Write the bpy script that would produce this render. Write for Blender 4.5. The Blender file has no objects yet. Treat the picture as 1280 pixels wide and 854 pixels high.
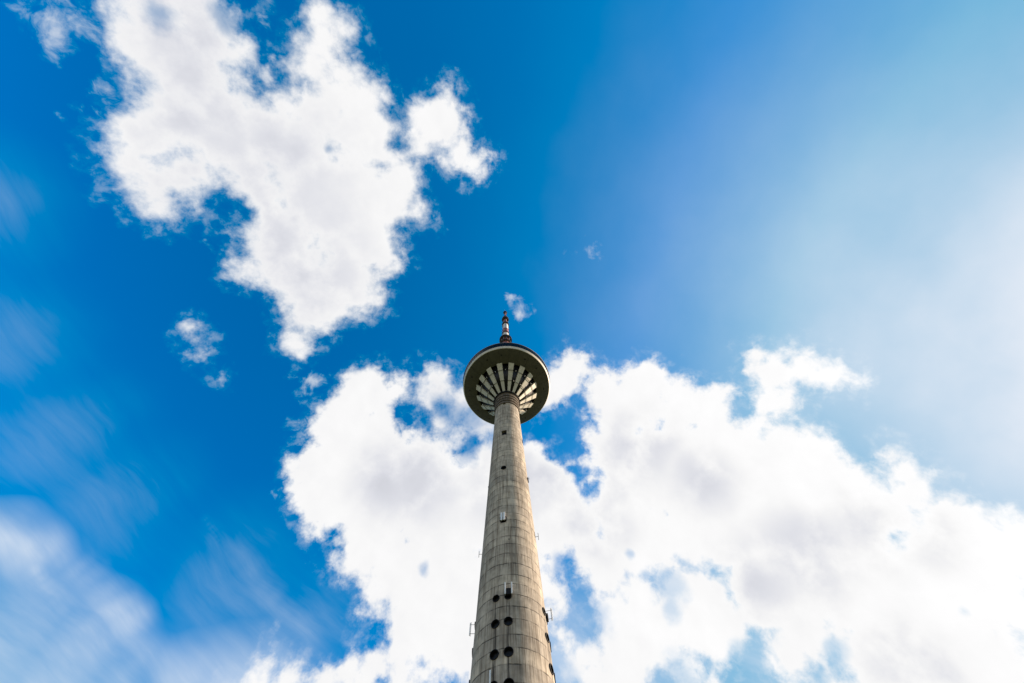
import bpy, bmesh, math, random
from mathutils import Vector, Matrix

S = bpy.context.scene
R = math.radians
random.seed(7)

# ------------------------------------------------------------------ camera
cam = bpy.data.cameras.new('camera')
cam.sensor_fit = 'HORIZONTAL'
cam.sensor_width = 36.0
cam.lens = 36.0 * 518.44 / 1280.0
cam.clip_start = 0.1
cam.clip_end = 200000.0
camo = bpy.data.objects.new('camera', cam)
S.collection.objects.link(camo)
cr, cu, cf = Vector((0.9997, 0.013723, -0.020277)), Vector((0.019249, -0.952319, 0.304497)), Vector((0.015131, 0.304796, 0.952298))
m = Matrix((cr, cu, -cf)).transposed().to_4x4()
m.translation = Vector((0.0, -74.207, 1.6))
camo.matrix_world = m
S.camera = camo

# ------------------------------------------------------------------ sun and exposure
SUN_AZ, SUN_EL = R(77.5), R(29.0)              # compass angle from +Y towards +X
sun_dir = Vector((math.sin(SUN_AZ)*math.cos(SUN_EL), math.cos(SUN_AZ)*math.cos(SUN_EL), math.sin(SUN_EL)))
sl = bpy.data.lights.new('sun', 'SUN')
sl.energy = 5.0
sl.angle = R(0.53)
sl.color = (1.0, 0.795, 0.60)
so = bpy.data.objects.new('sun', sl)
so.rotation_euler = sun_dir.to_track_quat('Z', 'Y').to_euler()
S.collection.objects.link(so)
S.view_settings.view_transform = 'Standard'
S.view_settings.look = 'None'
S.view_settings.exposure = 1.0
S.view_settings.gamma = 1.0
S.view_settings.use_curve_mapping = False

# ------------------------------------------------------------------ node helper
class G:
    """tiny expression builder over a node tree"""
    def __init__(s, tree):
        s.t = tree
    def put(s, sock, v):
        if hasattr(v, 'is_output'):
            s.t.links.new(v, sock)
        elif v is not None:
            sock.default_value = v
    def n(s, kind, **kw):
        nd = s.t.nodes.new(kind)
        for k, v in kw.items():
            setattr(nd, k, v)
        return nd
    def m(s, op, a, b=None, c=None, clamp=False):
        nd = s.n('ShaderNodeMath', operation=op, use_clamp=clamp)
        for i, v in enumerate((a, b, c)):
            s.put(nd.inputs[i], v)
        return nd.outputs[0]
    def v(s, op, a, b=None, scale=None):
        nd = s.n('ShaderNodeVectorMath', operation=op)
        s.put(nd.inputs[0], a)
        if b is not None:
            s.put(nd.inputs[1], b)
        if scale is not None:
            s.put(nd.inputs['Scale'], scale)
        return nd.outputs['Value' if op in ('DISTANCE', 'DOT_PRODUCT', 'LENGTH') else 'Vector']
    def noise(s, vec, scale, detail=2.0, rough=0.5, lac=2.0, dist=0.0, col=False):
        nd = s.n('ShaderNodeTexNoise', noise_dimensions='3D')
        s.put(nd.inputs['Vector'], vec)
        for k, v in (('Scale', scale), ('Detail', detail), ('Roughness', rough), ('Lacunarity', lac), ('Distortion', dist)):
            nd.inputs[k].default_value = v
        return nd.outputs['Color' if col else 0]
    def ramp(s, x, a, b, c=0.0, d=1.0, kind='SMOOTHSTEP'):
        nd = s.n('ShaderNodeMapRange', interpolation_type=kind)
        s.put(nd.inputs[0], x)
        for i, v in enumerate((a, b, c, d)):
            s.put(nd.inputs[i+1], v)
        return nd.outputs[0]
    def mix(s, f, a, b, blend='MIX'):
        nd = s.n('ShaderNodeMix', data_type='RGBA', blend_type=blend)
        s.put(nd.inputs[0], f)
        for i, v in ((6, a), (7, b)):
            s.put(nd.inputs[i], v if hasattr(v, 'is_output') else (*v, 1.0))
        return nd.outputs[2]
    def scale_vec(s, vec, sc, rot=(0, 0, 0)):
        nd = s.n('ShaderNodeMapping')
        s.put(nd.inputs[0], vec)
        nd.inputs['Rotation'].default_value = rot
        nd.inputs['Scale'].default_value = sc
        return nd.outputs[0]

# ------------------------------------------------------------------ sky: clear air, cirrus veil, cumulus
# each cloud puff: azimuth, elevation and angular radius in degrees
FIBRES = (
    (-54.64,29.72,1.0), (-53.73,29.59,1.12), (-52.81,29.39,1.18), (-51.94,29.22,1.24), (-51.03,29.07,1.36), (-49.74,28.95,1.48), (-48.39,28.85,1.61),
    (-47.09,28.71,1.74), (-45.17,28.54,1.88), (-43.22,28.34,2.01), (-41.29,27.99,2.14), (-59.4,29.92,1.91), (-58.09,30.33,1.91), (-56.67,30.78,1.85),
    (-55.24,31.2,1.84), (-53.63,31.37,1.82), (-51.99,31.53,1.86), (-50.29,31.67,1.83), (-48.36,31.3,1.9), (-46.48,30.95,1.98), (-44.62,30.57,2.05),
    (-45.65,39.23,0.74), (-44.99,39.09,0.89), (-44.39,39.01,1.04), (-43.72,38.95,1.2), (-43.05,38.81,1.35), (-42.39,38.65,1.5), (-41.79,38.56,1.65),
    (-41.2,38.45,1.8), (-40.46,38.32,1.96), (-39.81,38.16,2.11), (-39.22,38.04,2.26), (-37.14,37.72,2.65), (-35.01,37.29,3.11), (-32.96,36.89,3.49),
    (-30.55,36.4,3.93), (-28.08,35.88,4.37),
)
THIN = (
    (23.44,38.67,2.19), (22.84,36.44,1.49), (21.18,39.99,1.26), (28.61,30.74,1.64), (37.6,29.08,1.27), (35.0,27.92,1.01), (49.23,26.61,0.83),
    (20.4,30.95,2.37), (8.5,44.03,1.63), (20.18,42.75,1.06), (-9.87,57.4,2.29), (-17.35,62.26,3.51), (-10.13,61.83,3.21), (-14.42,42.97,1.06),
    (-109.33,68.24,0.87), (6.19,33.44,2.25), (10.97,37.29,2.41), (-0.01,33.85,1.37), (-3.37,63.7,2.38), (-119.05,52.24,1.87), (-123.52,55.8,1.45),
)
HAZE = (
    (-91.7,40.01,8.37), (-77.88,36.96,8.5), (-64.28,36.1,9.36), (-54.66,36.56,8.79), (-37.4,36.28,10.27), (-25.95,35.62,8.94), (20.4,36.57,13.33),
    (33.36,29.06,10.93), (6.88,36.93,9.13),
)
SOFT = (
    (-95.96,59.51,30.1), (-115.34,55.63,19.5), (-7.85,61.95,6.39), (-17.99,63.29,6.4), (3.99,76.3,4.41),
)
CUMULUS = (
    (-122.12,51.55,3.81), (-127.28,54.75,3.89), (-117.04,53.04,3.79), (-112.74,54.92,4.05), (-114.44,52.14,2.7), (-121.05,54.93,3.68),
    (-122.34,58.01,1.74), (-110.28,57.66,4.33), (-105.69,54.9,4.34), (-102.6,52.46,2.96), (-97.48,51.16,2.33), (-95.37,52.56,2.72),
    (-96.34,54.34,2.96), (-90.69,51.88,1.58), (-97.25,55.37,2.85), (-104.43,58.92,4.72), (-107.03,61.75,4.48), (-98.66,60.35,3.68),
    (-91.01,61.12,3.58), (-83.25,62.38,4.67), (-78.03,60.73,3.75), (-73.37,63.03,4.5), (-63.28,61.52,3.23), (-58.86,58.62,1.86), (-65.52,63.73,3.67),
    (-70.17,67.89,4.75), (-62.13,67.25,3.0), (-78.11,72.57,4.81), (-94.9,74.84,4.11), (-93.72,69.25,6.63), (-105.49,64.93,5.17), (-119.51,66.17,4.59),
    (-125.44,63.92,3.13), (-132.21,64.11,2.44), (-129.58,66.57,2.0), (-136.72,62.81,1.9), (-139.52,64.24,1.18), (-120.16,69.64,4.19),
    (-129.11,71.07,2.06), (-132.35,71.98,1.03), (-118.95,73.13,3.65), (-106.37,77.04,2.51), (-88.9,78.7,1.81), (-56.77,67.56,1.42),
    (-70.91,50.98,0.16), (-68.52,50.66,0.24), (-66.07,50.69,0.4), (-67.62,49.71,0.23), (-60.55,49.82,0.16), (-143.54,78.14,2.97),
    (-140.99,76.63,2.55), (-129.64,77.54,2.05), (-142.52,81.34,2.3), (-148.68,83.58,1.76), (-153.09,75.99,1.42), (-131.02,76.16,1.28),
    (-38.24,59.89,3.44), (-38.49,56.43,3.34), (-38.72,53.45,2.85), (-37.61,49.46,3.1), (-33.34,49.32,4.61), (-32.31,45.69,2.64), (-30.25,54.41,4.91),
    (-24.65,49.54,5.65), (-34.62,53.16,3.84), (-19.77,52.42,6.07), (-13.48,49.35,5.71), (-22.83,44.31,4.06), (-17.57,41.75,4.45), (-24.85,42.17,2.39),
    (-20.15,39.34,2.47), (-13.93,38.59,3.59), (-13.66,36.02,2.66), (-10.11,42.52,5.22), (-8.95,37.1,3.98), (-4.45,37.27,3.37), (-2.62,34.08,2.58),
    (0.15,38.77,3.63), (-6.04,41.09,3.77), (1.07,34.38,2.29), (-7.36,34.33,1.68), (-5.63,48.94,4.77), (-8.04,53.65,3.22), (-32.23,62.45,2.29),
    (-24.61,62.31,2.11), (-20.65,65.19,2.8), (-13.29,63.77,2.8), (-7.61,60.9,2.34), (-4.84,56.81,2.08), (-19.28,59.83,1.89), (-13.44,58.9,1.47),
    (23.56,66.92,1.95), (18.19,65.17,2.59), (13.89,63.45,1.94), (3.6,54.71,4.06), (8.25,54.93,3.46), (3.76,49.81,5.28), (10.6,51.21,3.33),
    (0.35,44.49,4.5), (7.98,47.66,3.3), (29.19,58.99,4.67), (29.96,61.76,2.71), (36.5,59.21,3.62), (41.02,59.73,2.41), (41.94,55.84,3.65),
    (45.69,53.42,3.15), (49.57,52.59,2.0), (26.88,54.5,4.32), (33.76,50.24,6.35), (20.6,49.68,3.79), (22.91,54.35,2.79), (22.5,57.69,1.24),
    (17.61,51.73,1.38), (12.5,47.64,3.38), (59.08,53.3,1.41), (56.72,51.28,1.56), (60.19,50.38,2.01), (62.99,48.84,1.78), (63.26,46.44,1.85),
    (64.11,44.43,1.04), (54.6,49.27,2.2), (50.49,48.1,2.54), (56.89,47.51,1.31), (43.72,47.15,5.08), (49.1,44.16,3.81), (51.24,41.68,2.87),
    (35.89,43.28,6.49), (42.48,39.48,5.92), (50.66,37.87,3.22), (46.99,36.25,4.77), (51.62,35.35,3.03), (52.77,34.61,2.58), (57.61,35.99,1.43),
    (58.58,35.2,0.89), (57.93,37.88,0.95), (55.84,34.35,1.77), (54.99,31.36,2.34), (55.52,29.37,2.42), (56.6,27.88,2.3), (56.03,26.1,2.97),
    (50.65,29.31,3.96), (51.2,26.23,3.63), (46.15,30.2,4.76), (41.03,32.53,3.94), (35.52,35.48,4.99), (35.87,31.6,2.68), (22.61,44.47,5.23),
    (15.91,42.23,3.46), (14.07,44.25,2.69), (19.05,38.39,2.75), (16.6,35.76,3.84), (20.65,35.03,3.32), (13.98,36.16,2.66), (14.44,33.25,2.95),
    (26.77,35.87,3.76), (24.98,33.37,2.47), (21.63,31.36,1.28), (24.7,30.07,1.1), (9.6,34.52,1.38), (7.72,33.32,1.5), (6.03,38.5,1.17),
    (7.28,36.16,1.43), (6.63,41.65,1.4), (10.55,32.39,1.61), (42.75,27.62,2.91), (45.02,25.43,3.23), (39.02,25.97,2.86), (47.95,23.59,2.99),
    (32.59,30.27,1.6), (34.08,28.83,0.65), (36.05,26.37,1.44), (7.16,44.15,1.45), (30.91,29.46,1.06), (-29.22,30.96,1.63), (-29.92,30.05,1.46),
    (-26.71,30.72,1.36), (-20.44,32.31,1.58), (-17.34,33.19,1.91), (-14.3,33.18,1.77), (-11.77,33.2,1.19), (-22.27,31.2,1.4), (-18.14,31.59,1.42),
)
TORN = (
    (-114.13,47.32,3.44), (-113.25,45.78,2.74), (-113.07,48.8,2.68), (-110.79,46.51,1.68), (-113.66,45.77,1.56), (-115.58,48.9,1.69),
    (-102.1,46.34,1.05), (-103.5,47.37,1.43), (-110.52,44.98,0.85), (-107.28,49.46,1.73), (-60.55,49.82,0.98), (59.67,79.04,2.1), (65.17,76.8,1.87),
    (7.54,75.98,2.2), (4.42,77.4,1.32), (-50.35,56.63,2.84), (-46.65,55.57,3.22), (-45.4,52.44,2.38), (-38.58,46.33,2.95), (-40.66,45.51,1.87),
    (-83.42,55.99,1.93), (-80.59,55.11,1.28), (-136.39,66.25,2.51), (-141.27,63.6,2.57), (-54.13,60.49,1.25), (-128.47,58.94,1.24),
    (-76.69,78.19,1.84), (-59.56,72.59,1.86), (-138.64,73.97,1.05), (-160.69,74.21,0.85), (56.98,38.09,1.1), (64.35,43.4,1.74), (-123.12,60.77,1.32),
    (-110.88,69.71,1.14),
)
GAPS = (
    (-126.99,58.54,1.8), (-130.39,57.39,2.27), (14.1,59.58,2.32), (15.13,53.03,1.4), (11.29,60.65,1.7), (-27.78,59.42,1.85), (-29.24,59.32,1.23),
    (14.39,56.87,2.89), (16.84,59.76,2.1), (11.58,58.79,1.68), (15.08,53.65,1.81), (16.2,51.66,0.89), (22.17,59.99,0.95), (-132.14,73.34,0.79),
    (-121.85,75.31,0.82), (8.62,41.89,0.79), (9.36,39.94,1.19), (10.86,38.06,1.32), (11.55,36.62,0.8), (-116.51,60.62,1.12), (-120.76,61.54,1.5),
    (-125.59,60.69,1.3), (-90.67,57.3,1.91), (-81.94,58.07,0.5), (60.1,31.04,1.45), (59.35,42.7,1.92), (59.18,40.32,1.55), (54.4,52.27,1.25),
    (50.39,50.75,0.89), (7.89,31.85,1.17), (6.34,34.25,0.92),
)
UNDERSIDES = (
    (-92.65,59.32,17.77), (-76.07,64.0,11.57), (36.86,46.94,5.2), (49.83,34.2,5.69), (52.83,31.94,4.15), (40.6,35.9,6.23), (33.82,36.09,5.77),
    (41.77,26.15,4.43), (43.48,24.89,3.22), (29.94,53.66,6.68), (23.15,52.18,5.75), (-20.3,53.35,8.83), (-25.87,51.27,5.75), (0.8,53.8,8.89),
    (9.88,54.28,5.99), (15.56,47.68,6.42), (-118.71,54.03,9.78), (-106.96,54.88,8.15), (-113.27,57.78,7.59), (-17.99,63.29,5.34), (-7.61,60.9,4.25),
    (-102.21,62.64,7.72), (43.45,36.3,5.54),
)
CIRRUS = (
    (20.65,35.03,10.51), (32.63,29.28,8.95), (6.73,36.21,6.15), (38.5,28.63,3.66), (-52.24,26.11,6.25), (-46.32,26.88,5.59), (-41.02,26.46,4.58),
    (-56.87,29.48,3.81), (-31.04,29.18,7.05), (-36.46,28.4,4.32),
)
def heading(az, el):
    a, e = R(az), R(el)
    return (math.sin(a)*math.cos(e), math.cos(a)*math.cos(e), math.sin(e))

VIEW = tuple(cf)                                # middle of the stretch of sky whose clouds are traced above
W = bpy.data.worlds.new('World')
S.world = W
W.use_nodes = True
W.node_tree.nodes.clear()
g = G(W.node_tree)
d = g.v('NORMALIZE', g.n('ShaderNodeTexCoord').outputs['Generated'])
sky = g.n('ShaderNodeTexSky', sky_type='NISHITA', sun_disc=False, sun_elevation=SUN_EL, sun_rotation=SUN_AZ,
          altitude=100.0, air_density=1.0, dust_density=0.6, ozone_density=2.0)
air = g.v('ADD', g.v('MULTIPLY', sky.outputs[0], (0.02, 1.23, 2.22)), (-0.75, 0.0, 0.0))
air = g.v('MINIMUM', air, (1.0, 3.2, 6.3))

def cover(vec, table, smooth=0.02):
    """signed angular distance to the edge of a group of puffs, positive inside"""
    acc = None
    for az, el, r in table:
        s_ = g.m('SUBTRACT', R(r), g.v('DISTANCE', vec, heading(az, el)))
        acc = s_ if acc is None else g.m('SMOOTH_MAX', acc, s_, smooth)
    return acc
def veil(vec, table):
    """soft bumps, 1 in the middle and 0 at the radius"""
    acc = None
    for az, el, r in table:
        s_ = g.m('SUBTRACT', 1.0, g.m('DIVIDE', g.v('DISTANCE', vec, heading(az, el)), R(r)))
        acc = s_ if acc is None else g.m('SMOOTH_MAX', acc, s_, 0.3)
    return acc

w1 = g.v('SCALE', g.v('SUBTRACT', g.noise(d, 9.0, 2.0, 0.5, col=True), (0.5, 0.5, 0.5)), scale=0.05)
dw = g.v('ADD', d, w1)
w2 = g.v('SCALE', g.v('SUBTRACT', g.noise(d, 20.0, 3.0, 0.55, col=True), (0.5, 0.5, 0.5)), scale=0.022)
dd = g.v('ADD', d, w2)

# thin high haze, thickest towards the sun
toward = g.v('DISTANCE', d, tuple(sun_dir))
glow = g.m('POWER', 2.71828, g.m('MULTIPLY', g.m('POWER', g.m('DIVIDE', toward, 0.50), 1.42), -1.0))
base_n = g.noise(g.scale_vec(dd, (3.5, 2.4, 3.0)), 1.0, 5.0, 0.5)
glow_n = g.m('POWER', 2.71828, g.m('MULTIPLY', g.m('POWER', g.m('DIVIDE', toward, 0.24), 2.0), -1.0))
glow_v = g.m('MULTIPLY', g.m('ADD', glow, g.m('MULTIPLY', glow_n, 0.30)), g.ramp(base_n, 0.25, 0.75, 0.68, 1.24, 'LINEAR'), clamp=True)
air = g.mix(glow_v, air, (8.3, 8.7, 9.45))

# the rest of the sky, all round the tower outside this view: unseen broken cloud added to brighten and neutralise the ambient light, whiter towards the horizon
up = g.n('ShaderNodeSeparateXYZ'); g.put(up.inputs[0], d)
low = g.ramp(up.outputs[2], 0.0, 0.55, 1.0, 0.0)
away = g.ramp(g.v('DISTANCE', d, VIEW), 1.08, 1.25)
rest_n = g.noise(d, 3.2, 7.0, 0.55)
rest = g.m('MULTIPLY', away, g.ramp(g.m('ADD', rest_n, g.m('MULTIPLY', low, 0.10)), 0.44, 0.56))
air = g.mix(g.m('MULTIPLY', low, 0.45), air, (6.8, 8.0, 9.4))

# cirrus
# coordinates along and across the drift of the ice streaks
ALONG, ACROSS = (0.5892, 0.7893, -0.1729), (-0.491, 0.1798, -0.8524)
wv = g.v('ADD', d, g.v('SCALE', g.v('SUBTRACT', g.noise(d, 4.0, 3.0, 0.5, col=True), (0.5, 0.5, 0.5)), scale=0.07))
st = g.n('ShaderNodeCombineXYZ')
g.put(st.inputs[0], g.v('DOT_PRODUCT', wv, ALONG)); g.put(st.inputs[1], g.v('DOT_PRODUCT', wv, ACROSS))
ci_n = g.noise(g.scale_vec(st.outputs[0], (2.0, 8.0, 1.0)), 1.0, 5.0, 0.55)
ci_f = g.noise(g.scale_vec(st.outputs[0], (5.0, 44.0, 1.0)), 1.0, 6.0, 0.62)
ci_w = g.v('SCALE', g.v('SUBTRACT', g.noise(d, 3.5, 3.0, 0.5, col=True), (0.5, 0.5, 0.5)), scale=0.16)
ci_m = g.ramp(veil(g.v('ADD', d, ci_w), CIRRUS), -0.40, 0.95)
ci = g.m('MULTIPLY', ci_m, g.m('ADD', g.ramp(ci_n, 0.34, 0.68, 0.48, 1.0), g.m('MULTIPLY', g.m('SUBTRACT', ci_f, 0.5), 0.45)))
ci = g.m('MULTIPLY', ci, 0.82, clamp=True)
hz = g.m('MULTIPLY', g.ramp(veil(g.v('ADD', d, ci_w), HAZE), -0.1, 1.0), g.m('ADD', g.ramp(ci_n, 0.25, 0.75, 0.06, 0.26, 'LINEAR'), g.m('MULTIPLY', g.m('SUBTRACT', ci_f, 0.5), 0.22)))
fw = g.v('ADD', g.v('ADD', d, g.v('SCALE', ci_w, scale=0.30)), g.v('SCALE', w1, scale=0.55))
rg = g.m('MULTIPLY', g.ramp(g.m('ADD', g.m('MINIMUM', veil(fw, FIBRES), 1.0), g.m('MULTIPLY', g.m('SUBTRACT', g.noise(g.scale_vec(st.outputs[0], (5.0, 16.0, 1.0)), 1.0, 5.0, 0.6), 0.5), 1.5)), 0.0, 1.35), g.ramp(ci_n, 0.3, 0.7, 0.08, 0.25))
ci = g.m('ADD', g.m('MAXIMUM', ci, hz), g.m('MULTIPLY', rg, g.ramp(ci_f, 0.3, 0.7, 0.6, 1.2, 'LINEAR')), clamp=True)
air = g.mix(ci, air, (6.9, 7.8, 9.0))

# cumulus
fb = g.noise(d, 13.0, 9.0, 0.56)
fb2 = g.noise(dd, 40.0, 7.0, 0.60)
edge = cover(dw, CUMULUS, 0.03)
edge = g.m('SMOOTH_MIN', edge, g.m('MULTIPLY', cover(dw, GAPS, 0.01), -1.0), 0.012)
dens = g.m('ADD', g.m('MULTIPLY', edge, 1.25), g.m('ADD', g.m('MULTIPLY', g.m('SUBTRACT', fb, 0.5), 0.13), g.m('MULTIPLY', g.m('SUBTRACT', fb2, 0.5), 0.064)))
soft = g.ramp(veil(d, SOFT), 0.0, 0.35, 0.042, 0.062)
al = g.m('DIVIDE', g.m('ADD', dens, 0.021), soft, clamp=True)
al = g.ramp(al, 0.0, 1.0)
torn_n = g.noise(dd, 24.0, 7.0, 0.60, dist=0.35)
tk = veil(dw, TORN)
torn = g.m('MULTIPLY', g.ramp(g.m('ADD', torn_n, g.m('MULTIPLY', g.m('SUBTRACT', g.m('MINIMUM', tk, 1.0), 1.0), 0.24)), 0.34, 0.70), 0.62)
fringe = g.m('MULTIPLY', g.ramp(dens, -0.045, -0.005), g.ramp(fb2, 0.38, 0.70, 0.02, 0.22))
alpha = g.m('MAXIMUM', g.m('MAXIMUM', g.m('MAXIMUM', al, fringe), torn), rest)
thin = g.ramp(g.m('ADD', veil(dw, THIN), g.m('MULTIPLY', g.m('SUBTRACT', fb, 0.5), 2.2)), -0.05, 0.75)
alpha = g.m('MULTIPLY', alpha, g.m('SUBTRACT', 1.0, g.m('MULTIPLY', thin, 0.52)))

# light on the clouds: sun side of each billow, greyer thick undersides
push = g.v('SCALE', tuple(sun_dir), scale=0.03)
fb0 = g.noise(dd, 6.0, 3.0, 0.45)
fbs = g.noise(g.v('ADD', dd, push), 6.0, 3.0, 0.45)
relief = g.m('MULTIPLY', g.m('SUBTRACT', fb0, fbs), 0.19)
fb1 = g.noise(dd, 17.0, 4.0, 0.5)
fb1s = g.noise(g.v('ADD', dd, g.v('SCALE', tuple(sun_dir), scale=0.014)), 17.0, 4.0, 0.5)
relief = g.m('ADD', relief, g.m('MULTIPLY', g.m('SUBTRACT', fb1, fb1s), 0.09))
und = g.ramp(g.m('ADD', veil(dw, UNDERSIDES), g.m('MULTIPLY', g.m('SUBTRACT', fb0, 0.5), 0.55)), -0.15, 1.0)
thick = g.ramp(dens, 0.0, 0.10)
lum = g.m('SUBTRACT', g.m('ADD', 0.945, relief), g.m('MULTIPLY', g.m('MULTIPLY', und, thick), 0.24))
lum = g.m('ADD', lum, g.m('MULTIPLY', glow, 0.10))
lum = g.m('MINIMUM', g.m('MAXIMUM', lum, 0.66), 1.05)
shade_tint = g.mix(g.ramp(lum, 0.70, 0.96), (9.55, 9.7, 10.5), (10.0, 9.97, 10.0))
cloud = g.v('SCALE', shade_tint, scale=lum)
col = g.v('MAXIMUM', g.mix(alpha, air, cloud), (0.0, 0.0, 0.0))
bg = g.n('ShaderNodeBackground')
g.put(bg.inputs[0], col)
bg.inputs[1].default_value = 0.05
g.put(g.n('ShaderNodeOutputWorld').inputs[0], bg.outputs[0])
try:
    W.cycles.sampling_method = 'MANUAL'
    W.cycles.sample_map_resolution = 512
except Exception:
    pass

# ------------------------------------------------------------------ mesh helpers
def link(name, bm, mat, parent=None, smooth=True):
    me = bpy.data.meshes.new(name)
    bmesh.ops.recalc_face_normals(bm, faces=bm.faces)
    bm.to_mesh(me)
    bm.free()
    for p in me.polygons:
        p.use_smooth = smooth
    if mat:
        me.materials.append(mat)
    o = bpy.data.objects.new(name, me)
    S.collection.objects.link(o)
    o.parent = parent
    return o

def sharp(o, ang=35):
    """split shading at creases"""
    me = o.data
    bm = bmesh.new(); bm.from_mesh(me)
    for e in bm.edges:
        e.smooth = not (len(e.link_faces) == 2 and e.calc_face_angle(0) > R(ang))
    bm.to_mesh(me); bm.free()
    return o

def lathe(bm, prof, seg=128, closed=True, z0=None):
    """revolve (r, z) points; closed joins the last point to the first"""
    rings = []
    for r, z in prof:
        if r < 1e-6:
            rings.append([bm.verts.new((0, 0, z))])
        else:
            rings.append([bm.verts.new((r*math.sin(2*math.pi*k/seg), -r*math.cos(2*math.pi*k/seg), z)) for k in range(seg)])
    n = len(rings)
    for i in range(n if closed else n-1):
        a, b = rings[i], rings[(i+1) % n]
        for k in range(seg):
            k2 = (k+1) % seg
            if len(a) == 1 and len(b) == 1:
                continue
            if len(a) == 1:
                bm.faces.new((a[0], b[k], b[k2]))
            elif len(b) == 1:
                bm.faces.new((a[k], a[k2], b[0]))
            else:
                bm.faces.new((a[k], a[k2], b[k2], b[k]))
    return bm

def box(bm, size, mat4):
    vs = bmesh.ops.create_cube(bm, size=1.0)['verts']
    bmesh.ops.scale(bm, vec=size, verts=vs)
    bmesh.ops.transform(bm, matrix=mat4, verts=vs)
    return vs

def rod(bm, a, b, r, seg=10, r2=None):
    a, b = Vector(a), Vector(b)
    vs = bmesh.ops.create_cone(bm, cap_ends=True, segments=seg, radius1=r, radius2=r if r2 is None else r2, depth=(b-a).length)['verts']
    q = (b-a).to_track_quat('Z', 'Y').to_matrix().to_4x4()
    q.translation = (a+b)/2
    bmesh.ops.transform(bm, matrix=q, verts=vs)
    return vs

def polar(az, r, z):
    """az in degrees, 0 faces the camera side (-Y), positive towards +X"""
    a = R(az)
    return Vector((r*math.sin(a), -r*math.cos(a), z))

def frame(az, r, z):
    """local axes on the shaft: X along the wall, Y outward, Z up"""
    a = R(az)
    out = Vector((math.sin(a), -math.cos(a), 0)); up = Vector((0, 0, 1)); side = out.cross(up)
    q = Matrix((side, out, up)).transposed().to_4x4()
    q.translation = polar(az, r, z)
    return q

# ------------------------------------------------------------------ materials
def new_mat(name):
    mt = bpy.data.materials.new(name)
    mt.use_nodes = True
    return mt, G(mt.node_tree), mt.node_tree.nodes['Principled BSDF']

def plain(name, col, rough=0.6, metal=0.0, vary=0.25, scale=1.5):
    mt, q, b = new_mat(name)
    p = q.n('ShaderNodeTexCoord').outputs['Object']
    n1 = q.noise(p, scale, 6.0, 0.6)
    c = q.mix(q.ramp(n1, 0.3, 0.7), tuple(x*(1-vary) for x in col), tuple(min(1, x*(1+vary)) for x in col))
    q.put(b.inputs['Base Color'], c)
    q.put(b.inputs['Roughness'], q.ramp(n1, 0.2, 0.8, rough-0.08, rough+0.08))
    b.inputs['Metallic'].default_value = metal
    return mt

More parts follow.
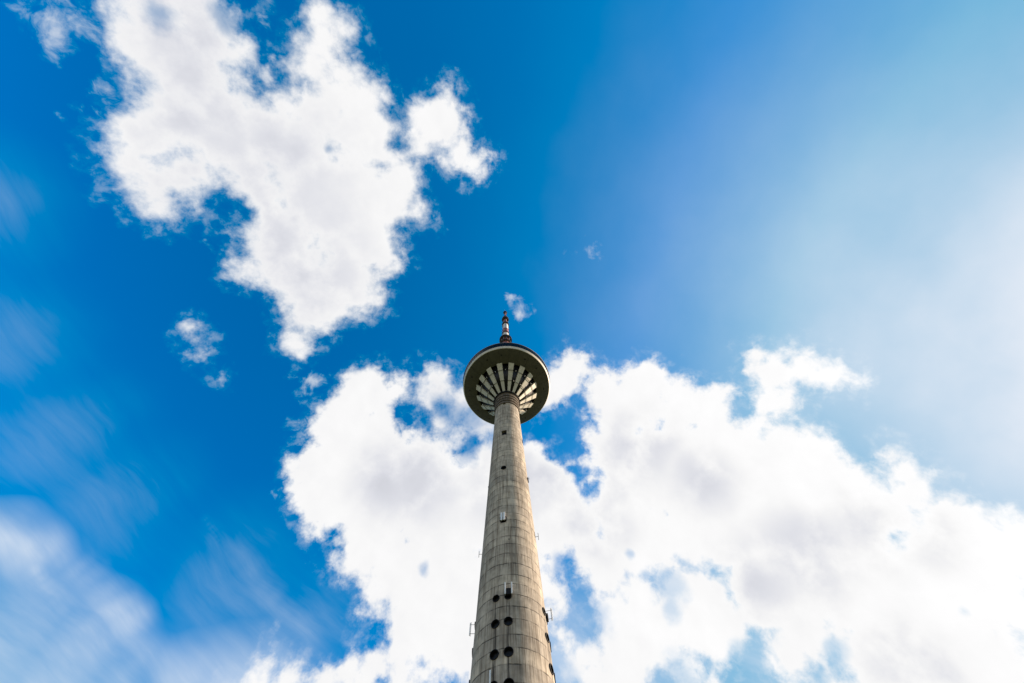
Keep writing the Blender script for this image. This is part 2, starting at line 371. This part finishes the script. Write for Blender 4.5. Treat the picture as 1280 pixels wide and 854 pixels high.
def concrete(name, light, dark, joints=True):
    mt, q, b = new_mat(name)
    p = q.n('ShaderNodeTexCoord').outputs['Object']
    sep = q.n('ShaderNodeSeparateXYZ'); q.put(sep.inputs[0], p)
    X, Y, Z = sep.outputs
    az = q.m('ARCTAN2', X, q.m('MULTIPLY', Y, -1.0))
    big = q.noise(p, 0.09, 4.0, 0.6)
    mid = q.noise(p, 0.55, 6.0, 0.65)
    streak = q.noise(q.scale_vec(p, (1.5, 1.5, 0.045)), 1.0, 7.0, 0.62, dist=0.15)
    streak2 = q.noise(q.scale_vec(p, (4.5, 4.5, 0.10)), 1.0, 5.0, 0.6)
    c = q.mix(q.ramp(mid, 0.3, 0.7), dark, light)
    c = q.mix(q.m('MULTIPLY', q.ramp(streak, 0.47, 0.67), 0.60), c, (0.17, 0.125, 0.085))
    c = q.mix(q.m('MULTIPLY', q.ramp(streak2, 0.50, 0.66), 0.55), c, (0.17, 0.125, 0.085))
    c = q.mix(q.m('MULTIPLY', q.ramp(streak2, 0.50, 0.30), 0.30), c, (0.70, 0.65, 0.56))
    c = q.mix(q.m('MULTIPLY', q.ramp(big, 0.50, 0.66), 0.35), c, tuple(x*0.5 for x in dark))
    wet = q.noise(q.scale_vec(p, (0.28, 0.28, 0.035)), 1.0, 6.0, 0.62)
    c = q.mix(q.m('MULTIPLY', q.ramp(wet, 0.52, 0.66), 0.42), c, (0.15, 0.115, 0.085))
    bump = q.m('ADD', q.m('MULTIPLY', q.noise(p, 4.0, 3.0, 0.5), 0.012), q.m('MULTIPLY', q.noise(p, 0.55, 2.0, 0.5), 0.05))
    if joints:
        # pour joints every 2.5 m, a little uneven, each lift with its own tone
        zw = q.m('ADD', Z, q.m('MULTIPLY', q.m('SUBTRACT', q.noise(q.scale_vec(p, (0.5, 0.5, 0.3)), 1.0, 3.0), 0.5), 0.40))
        zw = q.m('ADD', zw, q.m('MULTIPLY', q.m('SUBTRACT', q.noise(q.scale_vec(p, (0.0, 0.0, 0.13)), 1.0, 2.0), 0.5), 3.2))
        zf = q.m('DIVIDE', zw, 2.5)
        lift = q.m('FLOOR', zf)
        fr = q.m('SUBTRACT', zf, lift)
        tone = q.n('ShaderNodeTexWhiteNoise', noise_dimensions='1D')
        q.put(tone.inputs['W'], lift)
        c = q.mix(1.0, c, q.mix(tone.outputs['Value'], (0.88, 0.88, 0.89), (1.10, 1.09, 1.07)), 'MULTIPLY')
        dist = q.m('MINIMUM', fr, q.m('SUBTRACT', 1.0, fr))
        line = q.ramp(dist, 0.012, 0.075, 1.0, 0.0)
        brk = q.ramp(q.noise(p, 0.6, 5.0, 0.65), 0.36, 0.62, 0.12, 1.0)
        lm = q.m('MULTIPLY', line, brk)
        below = q.m('MULTIPLY', q.ramp(fr, 0.35, 1.0), q.ramp(streak2, 0.42, 0.66))      # dirt washed down from the joint
        c = q.mix(q.m('MULTIPLY', q.m('MULTIPLY', below, q.ramp(big, 0.36, 0.60, 0.25, 1.0)), 0.75), c, (0.17, 0.135, 0.10))
        c = q.mix(q.m('MULTIPLY', lm, 0.88), c, (0.045, 0.038, 0.032))
        # upright form seams, 40 round, broken
        sw = q.m('MULTIPLY', az, 40/(2*math.pi))
        sf = q.m('ABSOLUTE', q.m('SUBTRACT', q.m('FRACT', q.m('ADD', sw, 100.0)), 0.5))
        cell = q.n('ShaderNodeCombineXYZ')
        q.put(cell.inputs[0], q.m('FLOOR', q.m('ADD', sw, 100.5))); q.put(cell.inputs[1], lift)
        ct = q.n('ShaderNodeTexWhiteNoise', noise_dimensions='2D')
        q.put(ct.inputs['Vector'], cell.outputs[0])
        c = q.mix(q.ramp(q.noise(p, 0.16, 3.0), 0.40, 0.62), c, q.mix(1.0, c, q.mix(ct.outputs['Value'], (0.80, 0.81, 0.82), (1.10, 1.09, 1.07)), 'MULTIPLY'))
        seam = q.m('MULTIPLY', q.ramp(sf, 0.0, 0.05, 1.0, 0.0), q.ramp(q.noise(p, 0.5, 3.0), 0.45, 0.6))
        c = q.mix(q.m('MULTIPLY', seam, 0.35), c, (0.07, 0.06, 0.05))
        # tie holes and small spalls
        vo = q.n('ShaderNodeTexVoronoi', voronoi_dimensions='3D', feature='F1')
        q.put(vo.inputs['Vector'], q.scale_vec(p, (1.0, 1.0, 0.45))); vo.inputs['Scale'].default_value = 0.55
        hole = q.m('MULTIPLY', q.ramp(vo.outputs['Distance'], 0.05, 0.10, 1.0, 0.0), q.ramp(q.noise(p, 0.35, 2.0), 0.5, 0.55))
        c = q.mix(q.m('MULTIPLY', hole, 0.85), c, (0.03, 0.027, 0.025))
        # rust and soot trails under the portholes
        for a0 in (-23.5, -4.0):
            da = q.m('ABSOLUTE', q.m('SINE', q.m('MULTIPLY', q.m('SUBTRACT', az, R(a0)), 2.0)))
            tr = q.m('MULTIPLY', q.ramp(da, 0.03, 0.12, 1.0, 0.0), q.m('MULTIPLY', q.ramp(Z, 62.0, 58.0), q.ramp(streak2, 0.38, 0.55)))
            c = q.mix(q.m('MULTIPLY', tr, 0.80), c, (0.05, 0.042, 0.035))
        bump = q.m('SUBTRACT', bump, q.m('MULTIPLY', lm, 0.06))
    q.put(b.inputs['Base Color'], c)
    b.inputs['Roughness'].default_value = 0.9
    b.inputs['Diffuse Roughness'].default_value = 0.35
    b.inputs['Specular IOR Level'].default_value = 0.25
    bp = q.n('ShaderNodeBump'); bp.inputs['Strength'].default_value = 0.6; bp.inputs['Distance'].default_value = 1.0
    q.put(bp.inputs['Height'], bump)
    q.put(b.inputs['Normal'], bp.outputs[0])
    return mt

M_CONC = concrete('weathered_concrete', (0.69, 0.60, 0.49), (0.43, 0.372, 0.305))
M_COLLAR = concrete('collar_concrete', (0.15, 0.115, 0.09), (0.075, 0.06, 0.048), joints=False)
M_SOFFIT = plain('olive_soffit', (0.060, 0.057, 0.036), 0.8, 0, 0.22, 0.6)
M_FIN = plain('pale_fin_panel', (0.52, 0.49, 0.40), 0.6, 0, 0.10, 0.5)
M_RIM = plain('pale_rim_panel', (0.62, 0.58, 0.50), 0.6, 0, 0.10, 0.8)
M_DARK = plain('dark_painted_metal', (0.013, 0.012, 0.012), 0.6, 0.0, 0.3)
M_DARK.node_tree.nodes['Principled BSDF'].inputs['Specular IOR Level'].default_value = 0.15
M_STEEL = plain('galvanised_steel', (0.30, 0.30, 0.30), 0.45, 0.6, 0.2, 2.0)
M_WHITE = plain('white_panel', (0.78, 0.78, 0.77), 0.45, 0, 0.06)
M_RED = plain('faded_red_paint', (0.27, 0.08, 0.05), 0.6, 0, 0.25, 0.8)
M_MWHITE = plain('faded_white_paint', (0.72, 0.69, 0.65), 0.55, 0, 0.12, 0.8)
M_ARRAY = plain('grey_antenna_panel', (0.06, 0.055, 0.06), 0.5, 0.2, 0.3)
M_ROOF = plain('roof_sheet', (0.16, 0.16, 0.155), 0.6, 0.2, 0.2)

def glass_mat(name, col, rough):
    mt, q, b = new_mat(name)
    p = q.n('ShaderNodeTexCoord').outputs['Object']
    q.put(b.inputs['Base Color'], q.mix(q.ramp(q.noise(p, 0.7, 3.0), 0.3, 0.7), tuple(x*0.7 for x in col), col))
    b.inputs['Roughness'].default_value = rough
    b.inputs['IOR'].default_value = 1.5
    b.inputs['Specular IOR Level'].default_value = 0.22
    return mt
M_GLASS = glass_mat('dark_glass', (0.008, 0.008, 0.009), 0.35)
M_GAP = glass_mat('dark_glazed_gap', (0.010, 0.010, 0.011), 0.35)
M_DECK = glass_mat('black_deck_glass', (0.006, 0.006, 0.006), 0.25)
M_DECK.node_tree.nodes['Principled BSDF'].inputs['Specular IOR Level'].default_value = 0.06

# ------------------------------------------------------------------ ground
mt, q, b = new_mat('grass_and_woodland')
p = q.n('ShaderNodeTexCoord').outputs['Object']
c = q.mix(q.ramp(q.noise(p, 0.6, 8.0, 0.65), 0.3, 0.7), (0.045, 0.065, 0.022), (0.10, 0.12, 0.05))
c = q.mix(q.ramp(q.noise(p, 0.012, 5.0, 0.6), 0.45, 0.6), c, (0.035, 0.05, 0.02))
q.put(b.inputs['Base Color'], c)
b.inputs['Roughness'].default_value = 0.95
bm = bmesh.new()
bmesh.ops.create_circle(bm, cap_ends=True, segments=96, radius=30000.0)
gr = link('ground', bm, mt, smooth=False)
gr['kind'] = 'structure'
mt, q, b = new_mat('paving')
p = q.n('ShaderNodeTexCoord').outputs['Object']
br = q.n('ShaderNodeTexBrick')
q.put(br.inputs['Vector'], p)
br.inputs['Color1'].default_value = (0.24, 0.23, 0.21, 1); br.inputs['Color2'].default_value = (0.20, 0.19, 0.175, 1); br.inputs['Mortar'].default_value = (0.09, 0.085, 0.08, 1)
br.inputs['Scale'].default_value = 1.0; br.inputs['Mortar Size'].default_value = 0.01
q.put(b.inputs['Base Color'], q.mix(0.5, br.outputs[0], q.mix(q.noise(p, 0.4, 6.0), (0.15, 0.14, 0.13), (0.25, 0.24, 0.22))))
b.inputs['Roughness'].default_value = 0.9
bm = bmesh.new()
bmesh.ops.create_circle(bm, cap_ends=True, segments=96, radius=34.0)
pv = link('pavement', bm, mt, smooth=False)
pv.location.z = 0.004
pv['kind'] = 'structure'

# ------------------------------------------------------------------ the tower
tower = bpy.data.objects.new('tv_tower', None)
S.collection.objects.link(tower)
tower['label'] = 'tall tapering concrete TV tower with round observation disc and striped mast on top'
tower['category'] = 'tower'

def shaft_r(z):
    return 8.2415 - 0.02618*z

# openings cut into the shaft: azimuth, height, radius
PORT = []
for quarter in (0, 90, 180, 270):
    for a0 in (-23.5, -4.0):
        for z, r in ((44.7, 0.72), (49.5, 0.70), (54.75, 0.68), (59.75, 0.60)):
            PORT.append((a0+quarter, z, r))
    for z in (101.0,):
        PORT.append((-13.0+quarter, z, 0.66))
DOORS = [(-13.0+q_, z, w_, h_) for q_ in (0, 90, 180, 270) for z, w_, h_ in ((121.0, 1.75, 2.9), (143.2, 1.1, 1.1), (80.0, 1.3, 1.6))]

bm = bmesh.new()
prof = [(0, -0.5)]
z = -0.5
while z < 148:
    prof.append((shaft_r(max(z, 0)) + random.uniform(-0.006, 0.006), z)); z += 2.5
prof += [(shaft_r(150), 150.0), (0, 150.0)]
lathe(bm, prof, 160, closed=False)
shaft = link('shaft', bm, M_CONC, tower)
cut = bmesh.new()
for a0, z, r in PORT:
    rod(cut, polar(a0, shaft_r(z)-0.7, z), polar(a0, shaft_r(z)+0.8, z), r, 28)
for a0, z, w_, h_ in DOORS:
    box(cut, (w_, 1.6, h_), frame(a0, shaft_r(z)-0.2, z))
cutter = link('cutter', cut, M_CONC)
md = shaft.modifiers.new('cut', 'BOOLEAN')
md.operation = 'DIFFERENCE'; md.solver = 'EXACT'; md.object = cutter
dg = bpy.context.evaluated_depsgraph_get()
me = bpy.data.meshes.new_from_object(shaft.evaluated_get(dg))
shaft.modifiers.clear()
shaft.data = me
bpy.data.objects.remove(cutter)
for poly in me.polygons:
    poly.use_smooth = True
sharp(shaft, 30)

def porthole(a0, z, r):
    rr = shaft_r(z)
    fm = frame(a0, rr, z)
    bm = bmesh.new()
    rings = []
    for rad, y in ((r-0.002, -0.45), (r-0.002, 0.16), (r+0.10, 0.16), (r+0.10, -0.25), ):
        rings.append([bm.verts.new(fm @ Vector((rad*math.cos(t), y, rad*math.sin(t)))) for t in [2*math.pi*k/28 for k in range(28)]])
    # thin sleeve: inner wall, lip, outer wall
    for i in range(3):
        for k in range(28):
            bm.faces.new((rings[i][k], rings[i][(k+1) % 28], rings[i+1][(k+1) % 28], rings[i+1][k]))
    o = sharp(link('porthole', bm, M_DARK, tower))
    bm = bmesh.new()
    rod(bm, fm @ Vector((0, -0.44, 0)), fm @ Vector((0, -0.40, 0)), r-0.01, 28)
    link('glass', bm, M_GLASS, o, smooth=False)
for a0, z, r in PORT:
    porthole(a0, z, r)

for a0, z, w_, h_ in DOORS:
    fm = frame(a0, shaft_r(z), z)
    bm = bmesh.new()
    box(bm, (w_-0.02, 0.06, h_-0.02), fm @ Matrix.Translation((0, -0.80, 0)))
    o = link('hatch', bm, M_DARK, tower, smooth=False)
    bm = bmesh.new()
    for sx in (-1, 1):
        box(bm, (0.06, 0.10, h_-0.03), fm @ Matrix.Translation((sx*(w_/2-0.04), -0.715, 0)))
    for sz in (-1, 1):
        box(bm, (w_-0.15, 0.10, 0.06), fm @ Matrix.Translation((0, -0.715, sz*(h_/2-0.045))))
    link('frame', bm, M_STEEL, o, smooth=False)

def panel_antenna(a0, z, xs, h, w=0.30, off=0.55, box_size=None, mat=None):
    """pole mounted sector panels on brackets"""
    fm = frame(a0, shaft_r(z), z)
    for x0 in xs:
        bm = bmesh.new()
        vs = box(bm, (w, 0.14, h), fm @ Matrix.Translation((x0, off, 0)))
        bmesh.ops.bevel(bm, geom=bm.edges[:], offset=0.03, segments=2, affect='EDGES')
        o = link('panel_antenna', bm, mat or M_WHITE, tower, smooth=False)
        bm = bmesh.new()
        rod(bm, fm @ Vector((x0, off-0.16, -h/2-0.15)), fm @ Vector((x0, off-0.16, h/2+0.15)), 0.045)
        for sz in (-0.36, 0.36):
            rod(bm, fm @ Vector((x0, -0.05, sz*h)), fm @ Vector((x0, off-0.02, sz*h)), 0.04)
        link('bracket', bm, M_STEEL, o)
    if box_size:
        bm = bmesh.new()
        box(bm, box_size, fm @ Matrix.Translation((sum(xs)/len(xs), box_size[1]/2-0.02, -h*0.22)))
        bmesh.ops.bevel(bm, geom=bm.edges[:], offset=0.03, segments=1, affect='EDGES')
        link('equipment_box', bm, M_DARK, tower, smooth=False)

panel_antenna(-12.6, 80.8, (-0.30, 0.34), 2.5, 0.46, 0.5, (1.5, 0.4, 1.1))
panel_antenna(-3.0, 61.0, (-0.62, 0.62), 2.5, 0.24, 0.6, (0.95, 0.5, 1.3))
panel_antenna(-26.0, 45.6, (0.0,), 2.6, 0.26, 0.6)
panel_antenna(78.0, 60.0, (0.0,), 2.3, 0.22, 1.2, (0.7, 0.45, 1.3))
panel_antenna(-88.0, 58.6, (0.0,), 2.4, 0.22, 0.95)
panel_antenna(168.0, 60.5, (-0.5, 0.5), 2.5, 0.24, 0.6, (0.9, 0.5, 1.2))
def whip(a0, z, h, off=0.7):
    fm = frame(a0, shaft_r(z), z)
    bm = bmesh.new()
    rod(bm, fm @ Vector((0, -0.05, 0)), fm @ Vector((0, off, 0)), 0.05)
    rod(bm, fm @ Vector((0, off, -0.5*h)), fm @ Vector((0, off, 0.5*h)), 0.05)
    rod(bm, fm @ Vector((-0.35, off, 0.25*h)), fm @ Vector((0.35, off, 0.25*h)), 0.035)
    link('whip_antenna', bm, M_DARK, tower)
whip(79.0, 79.8, 2.2)
whip(-89.0, 76.2, 1.8)
whip(76.0, 101.5, 1.2, 0.4)

# collar: stepped rings under the head
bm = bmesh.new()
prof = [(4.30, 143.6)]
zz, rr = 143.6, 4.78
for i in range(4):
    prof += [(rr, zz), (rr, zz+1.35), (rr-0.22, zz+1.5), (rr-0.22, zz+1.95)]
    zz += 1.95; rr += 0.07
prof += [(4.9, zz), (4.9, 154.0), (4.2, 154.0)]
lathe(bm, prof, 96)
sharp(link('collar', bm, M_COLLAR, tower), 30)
bm = bmesh.new()
lathe(bm, [(4.95, 151.9), (5.25, 151.9), (5.25, 152.9), (4.95, 152.9)], 96)
for k in range(48):
    box(bm, (0.22, 0.30, 0.5), frame(k*7.5, 5.3, 152.45))
link('collar_ring', bm, M_DARK, tower, smooth=False)

# funnel of glass behind the fins
F0, F1 = (5.0, 153.4), (13.1, 164.0)             # lower inner and upper outer end of a fin (radius, height)
bm = bmesh.new()
lathe(bm, [(4.6, 153.6), (12.75, 165.2), (12.2, 165.6), (4.1, 154.0)], 128)
link('funnel_glazing', bm, M_GAP, tower)

dirv = Vector((F1[0]-F0[0], F1[1]-F0[1])); Ls = dirv.length; dirv /= Ls
nrm = Vector((dirv[1], -dirv[0]))                # outward and down
def fin(az):
    bm = bmesh.new()
    rows = []
    cuts = [0.0, 0.355, 0.36, 0.725, 0.73, 1.0]
    for t in cuts:
        r_, z_ = F0[0]+dirv[0]*Ls*t, F0[1]+dirv[1]*Ls*t
        half = R(5.7 - 0.7*t)
        dep = 0.06 if t not in (0.355, 0.36, 0.725, 0.73) else 0.0
        row = []
        for s_, k in ((-1, 0.0), (1, 0.0), (1, -0.75), (-1, -0.75)):
            rr, zz = r_+nrm[0]*k, z_+nrm[1]*k
            a = R(az)+s_*half
            row.append(bm.verts.new((rr*math.sin(a), -rr*math.cos(a), zz)))
        rows.append(row)
    for i in range(len(rows)-1):
        if i in (1, 3):                           # open joint between the panels
            continue
        a, b_ = rows[i], rows[i+1]
        for k in range(4):
            bm.faces.new((a[k], a[(k+1) % 4], b_[(k+1) % 4], b_[k]))
        bm.faces.new(a); bm.faces.new(b_[::-1])
    link('fin', bm, M_FIN, tower, smooth=False)
FIN_OFF = -1.5
for k in range(16):
    fin(FIN_OFF + 11.25 + 22.5*k)
# ring cables across the fins and the small lamps on them
for t in (0.36, 0.73):
    r_, z_ = F0[0]+dirv[0]*Ls*t+nrm[0]*0.16, F0[1]+dirv[1]*Ls*t+nrm[1]*0.16
    bm = bmesh.new()
    lathe(bm, [(r_+0.07*math.cos(a), z_+0.07*math.sin(a)) for a in [i*math.pi/3 for i in range(6)]], 96)
    link('ring_rail', bm, M_DARK, tower)
    for k in range(16):
        if (k*7+int(t*100)) % 3 == 0 and t < 0.5:
            continue
        bm = bmesh.new()
        fm = frame(FIN_OFF+22.5*k, r_+0.1, z_-0.1)
        box(bm, (0.22, 0.3, 0.42), fm)
        bmesh.ops.bevel(bm, geom=bm.edges[:], offset=0.03, segments=1, affect='EDGES')
        link('floodlight', bm, M_WHITE, tower, smooth=False)

# observation disc
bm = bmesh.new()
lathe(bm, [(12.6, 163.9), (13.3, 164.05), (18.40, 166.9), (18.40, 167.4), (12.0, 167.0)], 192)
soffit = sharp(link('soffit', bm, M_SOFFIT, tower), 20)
for k in range(12):
    a0 = -4 + 30*k + (4 if k % 2 else -3)
    bm = bmesh.new()
    rr = 15.9
    zc = 164.05 + (rr-13.3)/(18.4-13.3)*2.85
    q4 = frame(a0, rr, zc) @ Matrix.Rotation(math.atan2(2.85, 5.1), 4, 'X')
    box(bm, (0.5, 0.5, 0.24), q4)
    link('vent', bm, M_DARK, soffit, smooth=False)
for k in range(24):
    a0 = 15*k - 10.5
    bm = bmesh.new()
    q4 = frame(a0, 15.85, 164.05+(15.85-13.3)/5.1*2.85-0.008) @ Matrix.Rotation(math.atan2(2.85, 5.1), 4, 'X')
    box(bm, (0.05, 5.6, 0.03), q4)
    link('soffit_joint', bm, M_DARK, soffit, smooth=False)
bm = bmesh.new()
lathe(bm, [(18.25, 166.86), (18.52, 166.86), (18.95, 168.0), (18.95, 168.12), (17.5, 168.12), (17.5, 167.2)], 192)
sharp(link('rim_band', bm, M_RIM, tower), 20)
bm = bmesh.new()
lathe(bm, [(18.80, 168.13), (19.25, 171.3), (18.6, 171.3), (18.2, 168.13)], 192)
win = sharp(link('deck_window', bm, M_DECK, tower), 20)
bm = bmesh.new()
for k in range(96):
    a0 = 3.75*k
    a, c_ = polar(a0, 18.84, 168.15), polar(a0, 19.29, 171.28)
    rod(bm, a, c_, 0.035, 6)
link('mullion', bm, M_DARK, win, smooth=False)
bm = bmesh.new()
lathe(bm, [(18.4, 171.31), (19.32, 171.31), (19.38, 171.75), (18.6, 172.1), (10.0, 174.2), (4.0, 175.8), (0, 176.0), (0, 171.4)], 192, closed=False)
sharp(link('roof', bm, M_ROOF, tower), 25)

# antenna mast
mast = bpy.data.objects.new('mast', None)
S.collection.objects.link(mast); mast.parent = tower
def section(name, prof, mat, seg=40):
    bm = bmesh.new()
    lathe(bm, prof, seg)
    return sharp(link(name, bm, mat, mast), 30)
def tube(z0, z1, r0, r1, mat):
    return section('mast_section', [(r0*0.6, z0), (r0, z0), (r0+0.05, z0+0.01), (r0+0.05, z0+0.35), (r0, z0+0.36), (r1, z1-0.36), (r1+0.05, z1-0.35), (r1+0.05, z1-0.002), (r1*0.6, z1-0.002)], mat)
tube(175.0, 205.0, 2.7, 2.5, M_MWHITE)
tube(205.0, 238.5, 2.5, 2.15, M_RED)
tube(238.5, 247.0, 1.95, 1.9, M_MWHITE)
tube(247.0, 257.5, 1.9, 1.85, M_RED)
tube(257.5, 268.0, 1.8, 1.75, M_MWHITE)
tube(268.0, 291.0, 1.05, 0.95, M_RED)
tube(291.0, 308.5, 0.62, 0.50, M_RED)
section('mast_tip', [(0.02, 308.4), (0.16, 308.4), (0.10, 312.0), (0.02, 314.0)], M_RED, 16)

def platform(z, r_in, r, rails=True):
    bm = bmesh.new()
    lathe(bm, [(r_in, z), (r, z), (r, z+0.25), (r_in, z+0.25)], 48)
    for k in range(12):
        rod(bm, polar(k*30, r_in, z-1.2), polar(k*30, r-0.1, z), 0.07, 6)
    o = link('platform', bm, M_ARRAY, mast, smooth=False)
    if rails:
        bm = bmesh.new()
        for h_ in (0.6, 1.2):
            lathe(bm, [(r-0.08+0.035*math.cos(a), z+0.25+h_+0.035*math.sin(a)) for a in [i*math.pi/2 for i in range(4)]], 48)
        for k in range(24):
            rod(bm, polar(k*15, r-0.08, z+0.25), polar(k*15, r-0.08, z+1.45), 0.035, 6)
        link('railing', bm, M_ARRAY, mast, smooth=False)
platform(228.5, 2.2, 3.3)
platform(235.5, 2.1, 3.75)
platform(248.5, 1.8, 2.3, False)
platform(270.0, 1.0, 2.35)
platform(283.5, 1.0, 2.45)
platform(292.0, 0.6, 1.2, False)
platform(304.5, 0.5, 1.45, False)
def array(z0, z1, r_core, r, n, wd, mat=None):
    for k in range(n):
        a0 = 360/n*k + 12
        bm = bmesh.new()
        vs = box(bm, (wd, 0.16, z1-z0), frame(a0, r, (z0+z1)/2))
        for t in (0.2, 0.8):
            rod(bm, polar(a0, r_core, z0+t*(z1-z0)), polar(a0, r, z0+t*(z1-z0)), 0.05, 6)
        link('antenna_panel', bm, mat or M_ARRAY, mast, smooth=False)
array(271.8, 277.0, 0.9, 1.75, 6, 0.5)
array(285.2, 289.5, 0.9, 1.75, 6, 0.5)
array(299.5, 303.5, 0.5, 1.0, 4, 0.4)
array(229.5, 234.5, 2.0, 2.9, 10, 0.6)
array(259.0, 267.0, 1.7, 2.1, 4, 0.35)
array(248.8, 256.5, 1.8, 2.2, 4, 0.35)
# climbing ladder up the mast
bm = bmesh.new()
for s_ in (-0.25, 0.25):
    for z0, z1, r0, r1 in ((176, 205, 2.95, 2.75), (206, 238, 2.75, 2.45), (239, 268, 2.25, 2.05)):
        a, c_ = polar(-35, r0, z0), polar(-35, r1, z1)
        tn = Vector((math.cos(R(-35)), math.sin(R(-35)), 0))*s_
        rod(bm, a+tn, c_+tn, 0.03, 6)
zz = 176.5
while zz < 267.5:
    rr = 2.95-0.90*(zz-176)/92
    tn = Vector((math.cos(R(-35)), math.sin(R(-35)), 0))*0.25
    rod(bm, polar(-35, rr, zz)-tn, polar(-35, rr, zz)+tn, 0.02, 5)
    zz += 0.6
link('ladder', bm, M_STEEL, mast, smooth=False)
